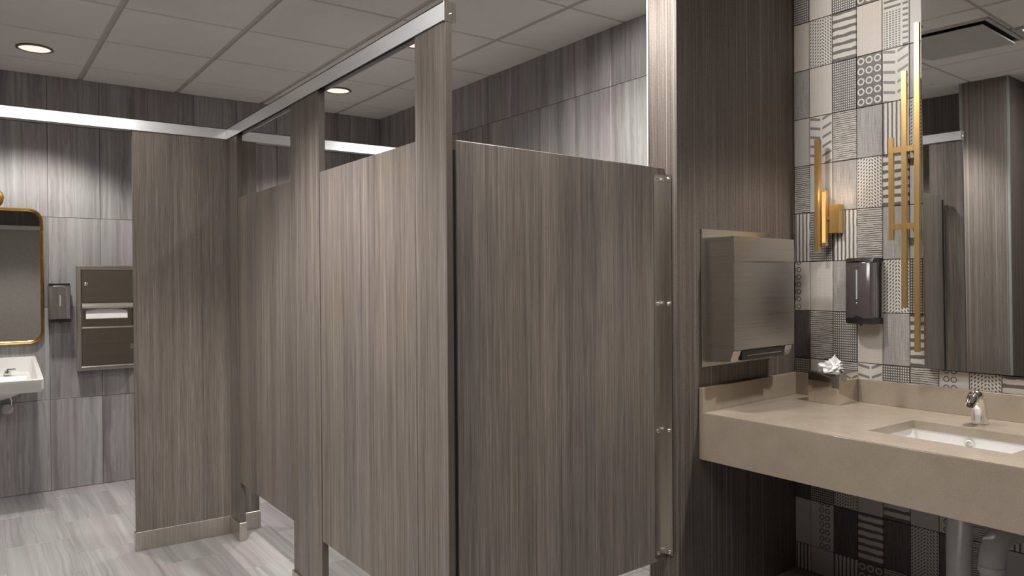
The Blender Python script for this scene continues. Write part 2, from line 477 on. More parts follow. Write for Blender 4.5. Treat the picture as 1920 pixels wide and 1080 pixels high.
# rear door
d1 = struct('door_1', box(0.12, 1.16, YR, YR+0.03, 0, 2.14), DOORM)
bm = bmesh.new(); bx(bm, 0.05, 0.12, YR, YR+0.05, 0, 2.14); bx(bm, 1.16, 1.23, YR, YR+0.05, 0, 2.14); bx(bm, 0.05, 1.23, YR, YR+0.05, 2.14, 2.20)
obj('door_frame', bm, TRIMW, d1)

# patterned wall behind the vanity
wv = struct('wall_vanity', box(XV+0.0075, XV+0.12, YR, 2.15, 0, CEIL+0.02), TGROUT)
TW, THH = 0.1127, 0.2186
Y0 = 2.0045          # left edge (far side) of the first full column
ZB = [0.121-0.2095*1, 0.121, 0.331, 0.546, 0.7600, 0.9785, 1.1965, 1.4205, 1.6420, 1.8585, 2.0750, 2.2960, 2.5120, 2.7300]
PAT = {  # row (from the bottom) : patterns by column, the far partial column first
    0: 'stripes diagonal stripes rings_dark thin_lines grey stripes diagonal grey',
    1: 'crosshatch rings_light charcoal bands charcoal herringbone charcoal thin_lines diagonal',
    2: 'charcoal dots herringbone diagonal bands diagonal rings_light thin_lines stripes',
    3: 'grey crosshatch dots thin_lines stripes crosshatch grey dots bands',
    4: 'dots diagonal thin_lines chevron dots thin_lines rings_light herringbone bands',
    5: 'charcoal thin_lines dots crosshatch grey bands grey dots stripes',
    6: 'rings_light crosshatch grey herringbone herringbone dots bands grey crosshatch',
    7: 'stripes dots stripes thin_lines grey diagonal herringbone bands dots',
    8: 'thin_lines diagonal grey herringbone bands diagonal grey stripes crosshatch',
    9: 'diagonal chevron thin_lines grey stripes herringbone dots bands grey',
    10: 'grey crosshatch dots rings_dark chevron grey bands thin_lines stripes',
    11: 'crosshatch herringbone bands crosshatch mixed diagonal stripes dots grey',
    12: 'dots crosshatch dots rings_dark mixed diagonal bands grey herringbone',
}
def tile_mesh(w, h, u0, u1, v0, v1):
    bm = box(0, 0.008, -w/2, w/2, -h/2, h/2, bev=0.0012)
    uvl = bm.loops.layers.uv.new('UVMap')
    for f in bm.faces:
        for l in f.loops:
            l[uvl].uv = (u1 + (u0-u1)*(l.vert.co.y/w+0.5), v0 + (v1-v0)*(l.vert.co.z/h+0.5))
    return bm
for row in range(13):
    z0, z1 = ZB[row], ZB[row+1]
    v0 = 0.0; v1 = 1.0
    if z0 < 0: v0 = -z0/(z1-z0); z0 = 0.0
    if z1 > CEIL: v1 = (CEIL-z0)/(z1-z0); z1 = CEIL
    names = PAT[row].split()
    for c in range(12):
        kind = names[c] if c < len(names) else names[(c*5+row) % len(names)]
        if c == 0: ya, yb, u0 = Y0, 2.0835, 0.30
        else: ya, yb, u0 = Y0-TW*c, Y0-TW*(c-1), 0.0
        w, h = yb-ya-0.003, z1-z0-0.003
        u0_ = u0; flip = (row == 1 and c == 1)
        piece('patterned_tile', ('p', kind, flip, round(w, 3), round(h, 3), round(v0, 2), round(v1, 2)), lambda: tile_mesh(w, h, *((1.0, 0.0) if flip else (u0_, 1.0)), v0, v1), PATS[kind], (XV, (ya+yb)/2, (z0+z1)/2), wv)

# ------------------------------------------------------------------ stall partitions
SX = 1.150; PT = 0.030; RZ0, RZ1 = 2.107, 2.162
def shoe_bm(x0, x1, y0, y1, z1=0.095):
    bm = bmesh.new(); bx(bm, x0, x1, y0, y1, 0.0, z1, bev=0.0015); return bm
def pilaster(label, x0, x1, y0, y1, sh):
    t = thing('stall_pilaster', label, 'pilaster', ((x0+x1)/2, (y0+y1)/2, 0))
    obj('panel', box(x0, x1, y0, y1, 0.085, RZ0+0.003, bev=0.0012), LAM, t)
    if y1-y0 > 0.1: obj('shaded_edge_band', box(x0+0.0008, x1-0.0008, y0-0.0012, y0+0.002, 0.096, RZ0+0.002), EDGE, t)  # edge band coloured dark to imitate shade on the near end
    tag(obj('floor_shoe', shoe_bm(*sh), STEELV, t), 'satin steel floor shoe')
    return t
YP = 4.17
pilaster('wide wood-look stall pilaster facing the camera beside the small white sink', 0.690, 1.302, YP, YP+PT, (0.684, 1.308, YP-0.004, YP+PT+0.004))
pilaster('narrow wood-look pilaster strip in the inner corner under the headrail joint', SX+0.002, SX+PT, 4.008, YP-0.004, (SX-0.004, SX+PT+0.004, 4.004, YP-0.006))
pilaster('mid-width wood-look pilaster between the two stall doors', SX+0.002, SX+PT, 2.900, 3.218, (SX-0.006, SX+PT+0.004, 2.895, 3.223))
pilaster('narrow tall wood-look end pilaster nearest the camera at the headrail end', SX+0.0005, SX+0.0225, 1.914, 2.100, (SX-0.004, SX+0.027, 1.910, 2.104))
def door(label, y0, y1):
    t = thing('stall_door', label, 'stall door', (SX, (y0+y1)/2, 0.305), group=None)
    obj('panel', box(SX+0.003, SX+0.028, y0, y1, 0.305, 1.780, bev=0.0012), LAM, t)
    bm = bmesh.new()
    bx(bm, SX+0.028, SX+0.052, y0+0.02, y0+0.09, 0.98, 1.05, bev=0.003)
    obj('latch', bm, STEELV, t)
    for z in (0.42, 1.64):
        bm = bmesh.new(); tube(bm, [(SX+0.017, y1+0.003, z), (SX+0.017, y1+0.003, z+0.07)], 0.0015, 10); bx(bm, SX+0.008, SX+0.026, y1-0.006, y1+0.0042, z+0.02, z+0.05)
        obj('hinge', bm, STEELV, t)
    return t
door('far wood-look stall door beside the inner corner, closed', 3.224, 4.002)
door('near wood-look stall door between mid pilaster and end pilaster, closed', 2.1075, 2.893)
# headrails: an inverted channel over the pilaster tops
def channel(t, pts_axis, a0, a1, c0, c1, mat=ALU):
    bm = bmesh.new()
    if pts_axis == 'Y':
        bx(bm, c0, c0+0.003, a0, a1, RZ0, RZ1); bx(bm, c1-0.003, c1, a0, a1, RZ0, RZ1); bx(bm, c0, c1, a0, a1, RZ1-0.003, RZ1)
    else:
        bx(bm, a0, a1, c0, c0+0.003, RZ0, RZ1); bx(bm, a0, a1, c1-0.003, c1, RZ0, RZ1); bx(bm, a0, a1, c0, c1, RZ1-0.003, RZ1)
    return obj('rail', bm, mat, t)
t = thing('headrail', 'brushed aluminium headrail above the two stall doors, running to the camera', 'headrail', (SX, 3.0, RZ0))
channel(t, 'Y', 1.916, YP-0.006, SX-0.004, SX+PT+0.006)
obj('end_cap', box(SX-0.005, SX+PT+0.008, 1.911, 1.9155, RZ0-0.004, RZ1, bev=0.001), STEELV, t)
bm = bmesh.new(); lathe(bm, [(0.006, 0), (0.006, -0.002), (0.004, -0.004), (0.001, -0.0045)], (SX+0.020, 1.911, RZ0+0.018), 'Y', 14); obj('screw', bm, CHROME, t, True)
obj('channel_shade', box(SX, SX+PT+0.002, 1.92, YP-0.01, RZ0+0.014, RZ0+0.020), DARK, t)  # dark sheet standing in for the shade inside the channel
t = thing('headrail', 'brushed aluminium headrail across the back stall, above the wide pilaster', 'headrail', (1.0, YP, RZ0))
channel(t, 'X', XL, XR, YP-0.004, YP+PT+0.006)
obj('channel_shade', box(XL, XR, YP, YP+PT+0.002, RZ0+0.014, RZ0+0.020), DARK, t)  # same painted shade inside the back rail
# front partition of the near stall (its own slightly turned frame)
P0, P1 = Vector((1.244, 2.0084)), Vector((2.236, 2.062))
L = (P1-P0).length; A2 = math.atan2(P1.y-P0.y, P1.x-P0.x)
t = thing('stall_partition', 'broad dark wood-look partition panel between end pilaster and wallpapered pier', 'partition', (P0.x, P0.y, 0), A2)
obj('panel', box(0, L, 0, 0.025, 0.242, 1.780, bev=0.0012), LAM, t, local=True)
bm = bmesh.new(); bx(bm, L-0.066, L-0.002, -0.003, 0, 0.262, 1.752); bx(bm, L-0.005, L-0.002, -0.036, 0, 0.262, 1.752)
tag(obj('wall_bracket', bm, STEELV, t, local=True), 'full-height satin steel angle bracket')
for z in (1.735, 1.248, 0.752, 0.275):
    bm = bmesh.new(); lathe(bm, [(0.007, 0), (0.007, -0.003), (0.004, -0.006), (0.001, -0.0065)], (L-0.048, -0.003, z), 'Y', 14); obj('screw', bm, CHROME, t, True, True)
    bm = bmesh.new(); lathe(bm, [(0.007, 0), (0.007, -0.003), (0.004, -0.006), (0.001, -0.0065)], (L-0.005, -0.020, z), 'X', 14); obj('screw', bm, CHROME, t, True, True)
bm = bmesh.new(); bx(bm, -0.040, 0.002, 0.006, 0.030, 0.27, 1.75); obj('joint_shadow_bracket', bm, DARK, t, local=True)  # bracket coloured near-black in place of the shadow in the gap

# ------------------------------------------------------------------ vanity
CT, CBOT = 0.813, 0.625
CX0, CX1 = 2.374, 3.128
CY0 = 0.05
def wall_y(x): return 2.0 + (x-2.24)*math.tan(ANG)
OX0, OX1, OY0, OY1 = 2.541, 2.860, 0.960, 1.408
t = thing('vanity_counter', 'beige quartz vanity counter with deep apron hung on the patterned tile wall', 'counter', (2.75, 1.1, CBOT))
bm = bmesh.new()
def ring4(z): return [(OX0, OY0, z), (OX1, OY0, z), (OX1, OY1, z), (OX0, OY1, z)]
def out4(z): return [(CX0, CY0, z), (CX1, CY0, z), (CX1, wall_y(CX1)-0.002, z), (CX0, wall_y(CX0)-0.002, z)]
rs = [[bm.verts.new(p) for p in q] for q in (ring4(CT-0.03), ring4(CT), out4(CT), out4(CT-0.03))]
for a, b in zip(rs, rs[1:]+rs[:1]):
    for i in range(4):
        j = (i+1) % 4; bm.faces.new((a[i], a[j], b[j], b[i]))
obj('worktop', bm, QUARTZ, t)
bm = bmesh.new()
pts = [(CX0-0.0005, CY0), (CX0+0.03, CY0), (CX0+0.03, wall_y(CX0+0.03)-0.002), (CX0-0.0005, wall_y(CX0)-0.002)]
loft(bm, [[(x, y, CBOT) for x, y in pts], [(x, y, CT-0.0015) for x, y in pts]])
bmesh.ops.bevel(bm, geom=[e for e in bm.edges], offset=0.0012, segments=1, affect='EDGES')
obj('apron', bm, QUARTZ, t)
bm = bmesh.new()
pts = [(3.108, CY0), (3.128, CY0), (3.128, wall_y(3.128)-0.003), (3.108, wall_y(3.108)-0.003)]
loft(bm, [[(x, y, CT) for x, y in pts], [(x, y, 0.912) for x, y in pts]])
bmesh.ops.bevel(bm, geom=[e for e in bm.edges], offset=0.0012, segments=1, affect='EDGES')
o = obj('backsplash', bm, QUARTZ); tag(o, 'long beige quartz backsplash strip along the patterned tile wall', 'backsplash')
bm = bmesh.new()
pts = [(CX0, wall_y(CX0)-0.022), (3.107, wall_y(3.107)-0.022), (3.107, wall_y(3.107)-0.002), (CX0, wall_y(CX0)-0.002)]
loft(bm, [[(x, y, CT) for x, y in pts], [(x, y, 0.911) for x, y in pts]])
bmesh.ops.bevel(bm, geom=[e for e in bm.edges], offset=0.0012, segments=1, affect='EDGES')
o = obj('side_splash', bm, QUARTZ); tag(o, 'short beige quartz side splash against the dark wallpapered pier', 'backsplash')
for y in (1.75, 0.35):
    obj('support_bracket', box(2.45, 3.12, y, y+0.04, CT-0.10, CT-0.031, bev=0.002), BLACK, t)
# undermount basin
t = thing('vanity_basin', 'white rectangular undermount basin set in the beige counter', 'sink', ((OX0+OX1)/2, (OY0+OY1)/2, CT-0.17))
bm = bmesh.new()
cx, cy = (OX0+OX1)/2, (OY0+OY1)/2
def rr(w, d, r, z): return [(cx+a, cy+b, z) for a, b in rrect(w, d, r, 5)]
bw, bd = OX1-OX0+0.012, OY1-OY0+0.012
rings = [rr(bw+0.05, bd+0.05, 0.03, CT-0.031), rr(bw, bd, 0.02, CT-0.031), rr(bw-0.004, bd-0.004, 0.025, CT-0.10), rr(bw-0.03, bd-0.03, 0.04, CT-0.145), rr(bw-0.10, bd-0.10, 0.05, CT-0.16), rr(0.06, 0.06, 0.028, CT-0.165)]
loft(bm, rings, cap=False)
outer = [rr(bw+0.05, bd+0.05, 0.03, CT-0.031), rr(bw+0.03, bd+0.03, 0.03, CT-0.10), rr(bw-0.02, bd-0.02, 0.05, CT-0.16), rr(0.06, 0.06, 0.028, CT-0.185)]
loft(bm, outer, cap=False)
obj('bowl', bm, PORC, t, True)
bm = bmesh.new(); lathe(bm, [(0.009, 0.002), (0.010, -0.004), (0.015, -0.005), (0.0165, -0.002), (0.0165, 0.004)], (OX1+0.004, 1.214, 0.757), 'X', 24, cap=False)
obj('overflow_ring', bm, CHROME, t, True)
bm = bmesh.new(); lathe(bm, [(0.009, 0.004), (0.009, 0.0035)], (OX1+0.004, 1.214, 0.757), 'X', 16); obj('overflow_hole', bm, DARK, t)
bm = bmesh.new(); lathe(bm, [(0.024, 0), (0.024, 0.004), (0.014, 0.005), (0.002, 0.003)], (cx, cy, CT-0.166), 'Z', 24); obj('drain', bm, CHROME, t, True)
# faucet
FX, FY = 2.962, 1.222
t = thing('vanity_faucet', 'short curved chrome sensor faucet on the beige vanity counter', 'faucet', (FX, FY, CT))
bm = bmesh.new()
def ell(c, tilt, a, b, n=24):
    out = []
    for k in range(n):
        q = 2*PI*k/n; lx, ly = a*math.cos(q), b*math.sin(q)
        out.append((c[0]+lx*math.cos(tilt), c[1]+ly, c[2]+lx*math.sin(tilt)))
    return out
prof = [((FX, FY, CT), 0, 0.034, 0.030), ((FX, FY, CT+0.004), 0, 0.034, 0.030), ((FX, FY, CT+0.006), 0, 0.0315, 0.0275), ((FX-0.001, FY, CT+0.03), 0.03, 0.030, 0.0265), ((FX-0.004, FY, CT+0.058), 0.12, 0.028, 0.025),
        ((FX-0.011, FY, CT+0.080), 0.42, 0.0265, 0.0245), ((FX-0.022, FY, CT+0.096), 0.78, 0.0245, 0.024)]
loft(bm, [ell(*p) for p in prof]); obj('body', bm, CHROME, t, True)
bm = bmesh.new()
prof = [((FX-0.0215, FY, CT+0.0965), 0.80, 0.0255, 0.0245), ((FX-0.034, FY, CT+0.104), 1.12, 0.0235, 0.0235), ((FX-0.049, FY, CT+0.104), 1.55, 0.020, 0.022), ((FX-0.064, FY, CT+0.094), 2.0, 0.0165, 0.0195), ((FX-0.076, FY, CT+0.078), 2.3, 0.0135, 0.016)]
loft(bm, [ell(*p) for p in prof]); obj('spout', bm, CHROME, t, True)
bm = bmesh.new(); tube(bm, [(FX-0.0745, FY, CT+0.080), (FX-0.0795, FY, CT+0.0735)], 0.011, 16); obj('aerator', bm, BLACK, t, True)
bm = bmesh.new(); tube(bm, [(FX-0.063, FY, CT+0.078), (FX-0.066, FY, CT+0.072)], 0.007, 12); obj('sensor', bm, BLACK, t, True)
# drain under the counter
t = thing('drain_trap', 'pale insulated drain pipe and bend below the vanity counter', 'pipe', (2.75, 1.20, 0.2))
px, py = 2.75, 1.200
bm = bmesh.new(); tube(bm, [(px, py, CT-0.19), (px, py, 0.50), (px, py, 0.495), (px, py, 0.25)], [0.037, 0.037, 0.040, 0.040], 20)
obj('tailpiece', bm, PVC, t, True)
py2 = 1.098
bm = bmesh.new(); u = arc((px, (py+py2)/2, 0.25), (py-py2)/2, 0, -180, 14, 'YZ'); tube(bm, u, 0.036, 18); obj('trap_bend', bm, PVC, t, True)
bm = bmesh.new(); tube(bm, [(px, py2, 0.25), (px, py2, 0.375)], 0.035, 18); obj('riser', bm, PVC, t, True)
bm = bmesh.new(); lathe(bm, [(0.039, 0), (0.042, 0.003), (0.042, 0.022), (0.039, 0.025)], (px, py2, 0.365), 'Z', 20); obj('slip_nut', bm, PVC, t, True)
bm = bmesh.new(); tube(bm, arc((px+0.09, py2, 0.385), 0.09, 180, 90, 8, 'XZ')+[(px+0.2, py2-0.03, 0.478), (XV-0.002, py2-0.06, 0.480)], 0.040, 18); obj('waste_elbow', bm, PVC, t, True)
bm = bmesh.new(); lathe(bm, [(0.07, 0), (0.068, -0.006), (0.045, -0.010)], (XV, py2-0.06, 0.480), 'X', 24); obj('wall_flange', bm, STEELV, t, True)

# tissue cube with tissue
TX0, TX1, TY0, TY1 = 2.953, 3.098, 1.758, 1.902
t = thing('tissue_box_cover', 'polished steel cube tissue box cover on the counter corner', 'tissue box', ((TX0+TX1)/2, (TY0+TY1)/2, CT))
bm = bmesh.new()
bx(bm, TX0, TX1, TY0, TY1, CT, CT+0.130, bev=0.003, seg=2); obj('cover', bm, POLISH, t, True)
bm = bmesh.new(); lathe(bm, [(0.042, 0), (0.042, 0.0008)], ((TX0+TX1)/2, (TY0+TY1)/2, CT+0.1301), 'Z', 24); obj('opening', bm, DARK, t)
bm = bmesh.new()
c0 = Vector(((TX0+TX1)/2-0.004, (TY0+TY1)/2+0.006, CT+0.131))
bmesh.ops.create_icosphere(bm, subdivisions=4, radius=1.0)
for v in bm.verts:
    p = v.co.copy()
    rg = 1.0-abs(mnoise.noise(p*1.7+Vector((3.1, 0.4, 7.7))))*2.0; rg2 = 1.0-abs(mnoise.noise(p*3.9+Vector((1.0, 5.0, 2.0))))*2.0
    k = 0.42+0.50*max(0, rg)**2+0.20*rg2
    top = max(0.0, p.normalized().dot(Vector((-0.15, -0.35, 0.92)))-0.86)/0.14
    q = Vector((p.x*0.052*k, p.y*0.058*k, p.z*0.040*k + 0.022*top))
    q.z = max(q.z*1.15+0.010, 0.0005)
    v.co = c0 + q
o = obj('facial_tissue', bm, TISSUE, None, False); tag(o, 'crumpled white tissue sticking out of the steel cube tissue box', 'tissue')
# vanity soap dispenser
def soap(name_label, face):
    pass
t = thing('soap_dispenser', 'dark smoky soap dispenser with sight window on the patterned tile wall', 'soap dispenser', (3.09, 1.72, 1.16))
SY0, SY1, SXF = 1.666, 1.782, 3.032
def yz_outline(inset, r): return [((SY0+SY1)/2+a, b) for a, b in rrect(SY1-SY0-2*inset, 1.0, r)]
bm = bmesh.new(); bx(bm, 3.100, 3.1295, SY0+0.004, SY1-0.004, 1.165, 1.424, bev=0.003, seg=2); obj('back_plate', bm, BLACK, t, True)
bm = bmesh.new()
ring = [(3.100, SY0+0.001), (3.050, SY0+0.001), (3.037, SY0+0.005), (3.0305, SY0+0.02), (3.028, (SY0+SY1)/2), (3.0305, SY1-0.02), (3.037, SY1-0.005), (3.050, SY1-0.001), (3.100, SY1-0.001)]
loft(bm, [[(x, y, 1.176) for x, y in ring], [(x, y, 1.405) for x, y in ring], [(x+0.006, y, 1.414) for x, y in ring]])
obj('cover', bm, SMOKE, t, True)
for x in (3.058, 3.072):
    bm = bmesh.new(); bx(bm, x, x+0.006, SY0-0.0012, SY0+0.002, 1.180, 1.408, bev=0.0005); obj('side_rib', bm, SMOKE2, t)
bm = bmesh.new()
cap = [(3.128, SY0-0.002), (3.045, SY0-0.002), (3.030, SY0+0.02), (3.026, (SY0+SY1)/2), (3.030, SY1-0.02), (3.045, SY1+0.001), (3.128, SY1+0.001)]
loft(bm, [[(x, y, 1.411 + (0.004 if x < 3.03 else 0)) for x, y in cap], [(x+0.012, y, 1.428) for x, y in cap]]); obj('top_cap', bm, BLACK, t, True)
bm = bmesh.new()
loft(bm, [[(x+0.010, y, 1.151) for x, y in cap], [(x, y, 1.168) for x, y in cap], [(x+0.002, y, 1.176+0.012*(1-abs(y-(SY0+SY1)/2)/0.058)) for x, y in cap]]); obj('base_cradle', bm, BLACK, t, True)
bm = bmesh.new(); bx(bm, 3.0265, 3.030, 1.7205, 1.7275, 1.254, 1.378, bev=0.0015); obj('sight_window', bm, CLEAR, t)
bm = bmesh.new(); lathe(bm, [(0.004, 0.003), (0.004, -0.001), (0.0025, -0.002)], (3.0285, 1.724, 1.238), 'X', 12); obj('lock', bm, CHROME, t, True)
bm = bmesh.new(); bx(bm, 3.0270, 3.030, 1.711, 1.738, 1.3925, 1.3945); obj('emblem_line', bm, SMOKE2, t)
bm = bmesh.new(); tube(bm, [(3.062, 1.724, 1.153), (3.062, 1.724, 1.142)], [0.006, 0.004], 10); obj('nozzle', bm, BLACK, t, True)
# vanity mirror, its top leaning out a little
t = thing('vanity_mirror', 'large frameless wall mirror above the vanity counter', 'mirror', (3.118, 1.013, 0.983))
t.rotation_euler = (0, 0, 0)
bm = bmesh.new(); bx(bm, -0.004, 0.0, -0.20, 0.463, 0.0, 1.500)
ROTM = Matrix.Rotation(0.055, 4, 'Z') @ Matrix.Rotation(-0.019, 4, 'Y')
bmesh.ops.transform(bm, matrix=ROTM, verts=bm.verts); o = obj('glass', bm, MIRROR, t, local=True)
bm = bmesh.new(); bx(bm, 0.0, 0.004, -0.199, 0.462, 0.002, 1.498); bmesh.ops.transform(bm, matrix=ROTM, verts=bm.verts)
obj('backing', bm, BLACK, t, local=True)
bm = bmesh.new(); bx(bm, -0.0035, 0.004, 0.463, 0.4642, 0.0, 1.5); bmesh.ops.transform(bm, matrix=ROTM, verts=bm.verts)
obj('polished_edge', bm, TRIMG, t, local=True)

# brass sconces
t = thing('brass_sconce', 'small brass wall sconce with a lit back box above the smoky soap dispenser', 'sconce', (3.10, 1.90, 1.45))
obj('back_box', box(3.086, 3.1295, 1.838, 1.886, 1.541, 1.668, bev=0.001), BRASS, t)
obj('long_bar', box(3.050, 3.072, 1.909, 1.930, 1.461, 1.956, bev=0.0008), BRASS, t)
obj('short_bar', box(3.064, 3.082, 1.884, 1.904, 1.484, 1.729, bev=0.0008), BRASS, t)
bm = bmesh.new(); bx(bm, 3.072, 3.090, 1.880, 1.926, 1.60, 1.615); obj('bridge', bm, BRASS, t)
obj('light_strip', box(3.0625, 3.0645, 1.886, 1.902, 1.500, 1.722), emitter('sconce_led', (1.0, 0.60, 0.20), 0.62), t)
t = thing('brass_sconce', 'tall brass wall sconce of three bars with two crosspieces beside the large mirror', 'sconce', (3.08, 1.56, 1.05))
BXF, BXB = 3.054, 3.066
for y0, y1, z0, z1 in ((1.582, 1.602, 1.496, 1.912), (1.529, 1.550, 1.223, 2.171), (1.479, 1.499, 1.049, 2.350)):
    obj('bar', box(BXF, BXB, y0, y1, z0, z1, bev=0.0008), BRASS, t)
for z in (1.859, 1.550):
    obj('crosspiece', box(BXF+0.001, BXB-0.001, 1.490, 1.590, z-0.012, z+0.012, bev=0.0008), BRASS, t)
for z in (1.859, 1.550):
    bm = bmesh.new(); tube(bm, [(BXB-0.002, 1.5395, z), (XV-0.0005, 1.5395, z)], 0.006, 10); obj('standoff', bm, BRASS, t, True)

# surface towel dispenser on the pier (in the pier face's own frame: x along the face, -y out of it)
t = thing('paper_towel_dispenser', 'brushed steel paper towel dispenser mounted on the dark wallpapered pier', 'towel dispenser', (PA.x, PA.y, 0), ANG)
DF = 0.134
bm = bmesh.new(); bx(bm, 0.152, 0.680, -0.006, -0.0005, 0.990, 1.546, bev=0.0015); obj('mounting_plate', bm, STEELV, t, local=True)
bm = bmesh.new()
sec = [(-0.006, 1.510), (-DF+0.004, 1.510), (-DF+0.001, 1.508), (-DF+0.010, 1.066), (-DF+0.022, 1.018), (-0.006, 1.010)]
loft(bm, [[(0.180, y, z) for y, z in sec], [(0.636, y, z) for y, z in sec]])
obj('housing', bm, STEEL, t, local=True)
bm = bmesh.new()
sec = [(-DF+0.012, 1.512), (-DF-0.0015, 1.510), (-DF-0.004, 1.415), (-DF-0.002, 1.408), (-DF-0.002, 1.064), (-DF+0.012, 1.061)]
loft(bm, [[(0.177, y, z) for y, z in sec], [(0.640, y, z) for y, z in sec]])
obj('front_cover', bm, STEEL, t, local=True)
for a, b_ in ((0.180, 0.236), (0.578, 0.634)):
    bm = bmesh.new()
    loft(bm, [[(a, -DF+0.004, 1.060), (b_, -DF+0.004, 1.060), (b_-0.006, -DF+0.018, 1.018), (a, -DF+0.018, 1.018)], [(a, -DF+0.012, 1.060), (b_, -DF+0.012, 1.060), (b_-0.006, -DF+0.026, 1.018), (a, -DF+0.026, 1.018)]])
    obj('corner_tab', bm, STEELV, t, local=True)
obj('towel_slot', box(0.245, 0.570, -DF+0.006, -DF+0.020, 1.020, 1.058), BLACK, t, local=True)
obj('tear_bar', box(0.275, 0.540, -DF+0.002, -DF+0.007, 1.036, 1.040), DSTEEL, t, local=True)

# ------------------------------------------------------------------ back alcove
# wall-hung sink
t = thing('wall_sink', 'small white wall-hung sink on the stone tile wall, cut by the photo edge', 'sink', (0.14, YB, 0.70))
SXL, SXR, SF = -0.10, 0.380, 5.248
bm = bmesh.new()
# outer shell
def sring(x0, x1, yf, zf, yb, zb, r=0.03):
    return [(x0+r, yf, zf), (x1-r, yf, zf), (x1, yf+r, zf), (x1, yb, zb), (x0, yb, zb), (x0, yf+r, zf)]
def lerp_z(y, zf, zb): return zf + (zb-zf)*(y-SF)/(YB-SF)
rings = [
    [(SXL+0.02, SF+0.012, 0.705), (SXR-0.02, SF+0.012, 0.705), (SXR-0.004, SF+0.03, 0.706), (SXR-0.012, YB-0.002, 0.712), (SXL+0.012, YB-0.002, 0.712), (SXL+0.004, SF+0.03, 0.706)],
    [(SXL+0.012, SF, 0.722), (SXR-0.012, SF, 0.722), (SXR, SF+0.014, 0.722), (SXR-0.004, YB-0.002, 0.76), (SXL+0.004, YB-0.002, 0.76), (SXL, SF+0.014, 0.722)],
    [(SXL+0.012, SF, 0.778), (SXR-0.012, SF, 0.778), (SXR, SF+0.014, 0.782), (SXR-0.008, YB-0.002, 0.876), (SXL+0.008, YB-0.002, 0.876), (SXL, SF+0.014, 0.782)],
    [(SXL+0.02, SF+0.008, 0.786), (SXR-0.02, SF+0.008, 0.786), (SXR-0.008, SF+0.02, 0.789), (SXR-0.014, YB-0.002, 0.882), (SXL+0.014, YB-0.002, 0.882), (SXL+0.008, SF+0.02, 0.789)],
    [(SXL+0.035, SF+0.025, 0.784), (SXR-0.035, SF+0.025, 0.784), (SXR-0.028, SF+0.035, 0.786), (SXR-0.030, YB-0.030, 0.879), (SXL+0.030, YB-0.030, 0.879), (SXL+0.028, SF+0.035, 0.786)],
    [(SXL+0.050, SF+0.040, 0.760), (SXR-0.050, SF+0.040, 0.760), (SXR-0.045, SF+0.050, 0.760), (SXR-0.050, YB-0.060, 0.790), (SXL+0.050, YB-0.060, 0.790), (SXL+0.045, SF+0.050, 0.760)],
    [(SXL+0.060, SF+0.050, 0.752), (SXR-0.060, SF+0.050, 0.752), (SXR-0.055, SF+0.060, 0.752), (SXR-0.060, YB-0.170, 0.776), (SXL+0.060, YB-0.170, 0.776), (SXL+0.055, SF+0.060, 0.752)],
    [(SXL+0.110, SF+0.090, 0.715), (SXR-0.110, SF+0.090, 0.715), (SXR-0.105, SF+0.100, 0.715), (SXR-0.110, YB-0.20, 0.72), (SXL+0.110, YB-0.20, 0.72), (SXL+0.105, SF+0.100, 0.715)],
]
loft(bm, rings); obj('basin', bm, PORC, t, True)
bm = bmesh.new(); loft(bm, [[(0.14+a*s, 5.46+b*s*1.1, z) for a, b in rrect(0.30, 0.34, 0.13, 5)] for s, z in ((1.0, 0.708), (0.85, 0.685), (0.45, 0.66), (0.15, 0.65))])
obj('bowl_underside', bm, PORC, t, True)
t = thing('sink_faucet', 'chrome faucet lever on the white wall-hung sink', 'faucet', (0.14, 5.63, 0.788))
bm = bmesh.new(); lathe(bm, [(0.028, 0.0), (0.028, 0.012), (0.022, 0.016), (0.020, 0.06), (0.016, 0.07)], (0.14, 5.60, 0.786), 'Z', 20); obj('body', bm, CHROME, t, True)
bm = bmesh.new(); tube(bm, [(0.14, 5.60, 0.835), (0.14, 5.54, 0.842), (0.14, 5.50, 0.825)], [0.014, 0.012, 0.011], 14); obj('spout', bm, CHROME, t, True)
for x in (0.065, 0.215):
    bm = bmesh.new(); lathe(bm, [(0.022, 0.0), (0.022, 0.010), (0.016, 0.014), (0.014, 0.028)], (x, 5.60, 0.786), 'Z', 16); tube(bm, [(x, 5.60, 0.812), (x-0.04*(1 if x < 0.14 else -1)*1.0, 5.575, 0.818)], [0.010, 0.006], 10); obj('handle', bm, CHROME, t, True)
t = thing('sink_trap', 'white drain trap and stop valve under the wall-hung sink', 'pipe', (0.14, 5.5, 0.45))
bm = bmesh.new(); tube(bm, [(0.14, 5.47, 0.66), (0.14, 5.47, 0.46)], 0.028, 16); obj('tailpiece', bm, PVC, t, True)
bm = bmesh.new(); tube(bm, arc((0.14, 5.52, 0.46), 0.05, 180, 360, 12, 'YZ')+[(0.14, 5.57, 0.52), (0.14, 5.60, 0.55), (0.14, YB-0.001, 0.555)], 0.028, 16); obj('trap_bend', bm, PVC, t, True)
bm = bmesh.new(); tube(bm, [(0.235, YB-0.001, 0.565), (0.235, YB-0.055, 0.565)], 0.012, 12); tube(bm, [(0.235, YB-0.045, 0.565), (0.235, YB-0.06, 0.62), (0.21, YB-0.09, 0.68)], 0.006, 8); obj('supply_line', bm, CHROME, t, True)
bm = bmesh.new(); lathe(bm, [(0.016, 0), (0.030, -0.006), (0.033, -0.016), (0.030, -0.028), (0.010, -0.030)], (0.215, YB-0.055, 0.565), 'Y', 20); obj('valve_knob', bm, PVC, t, True)
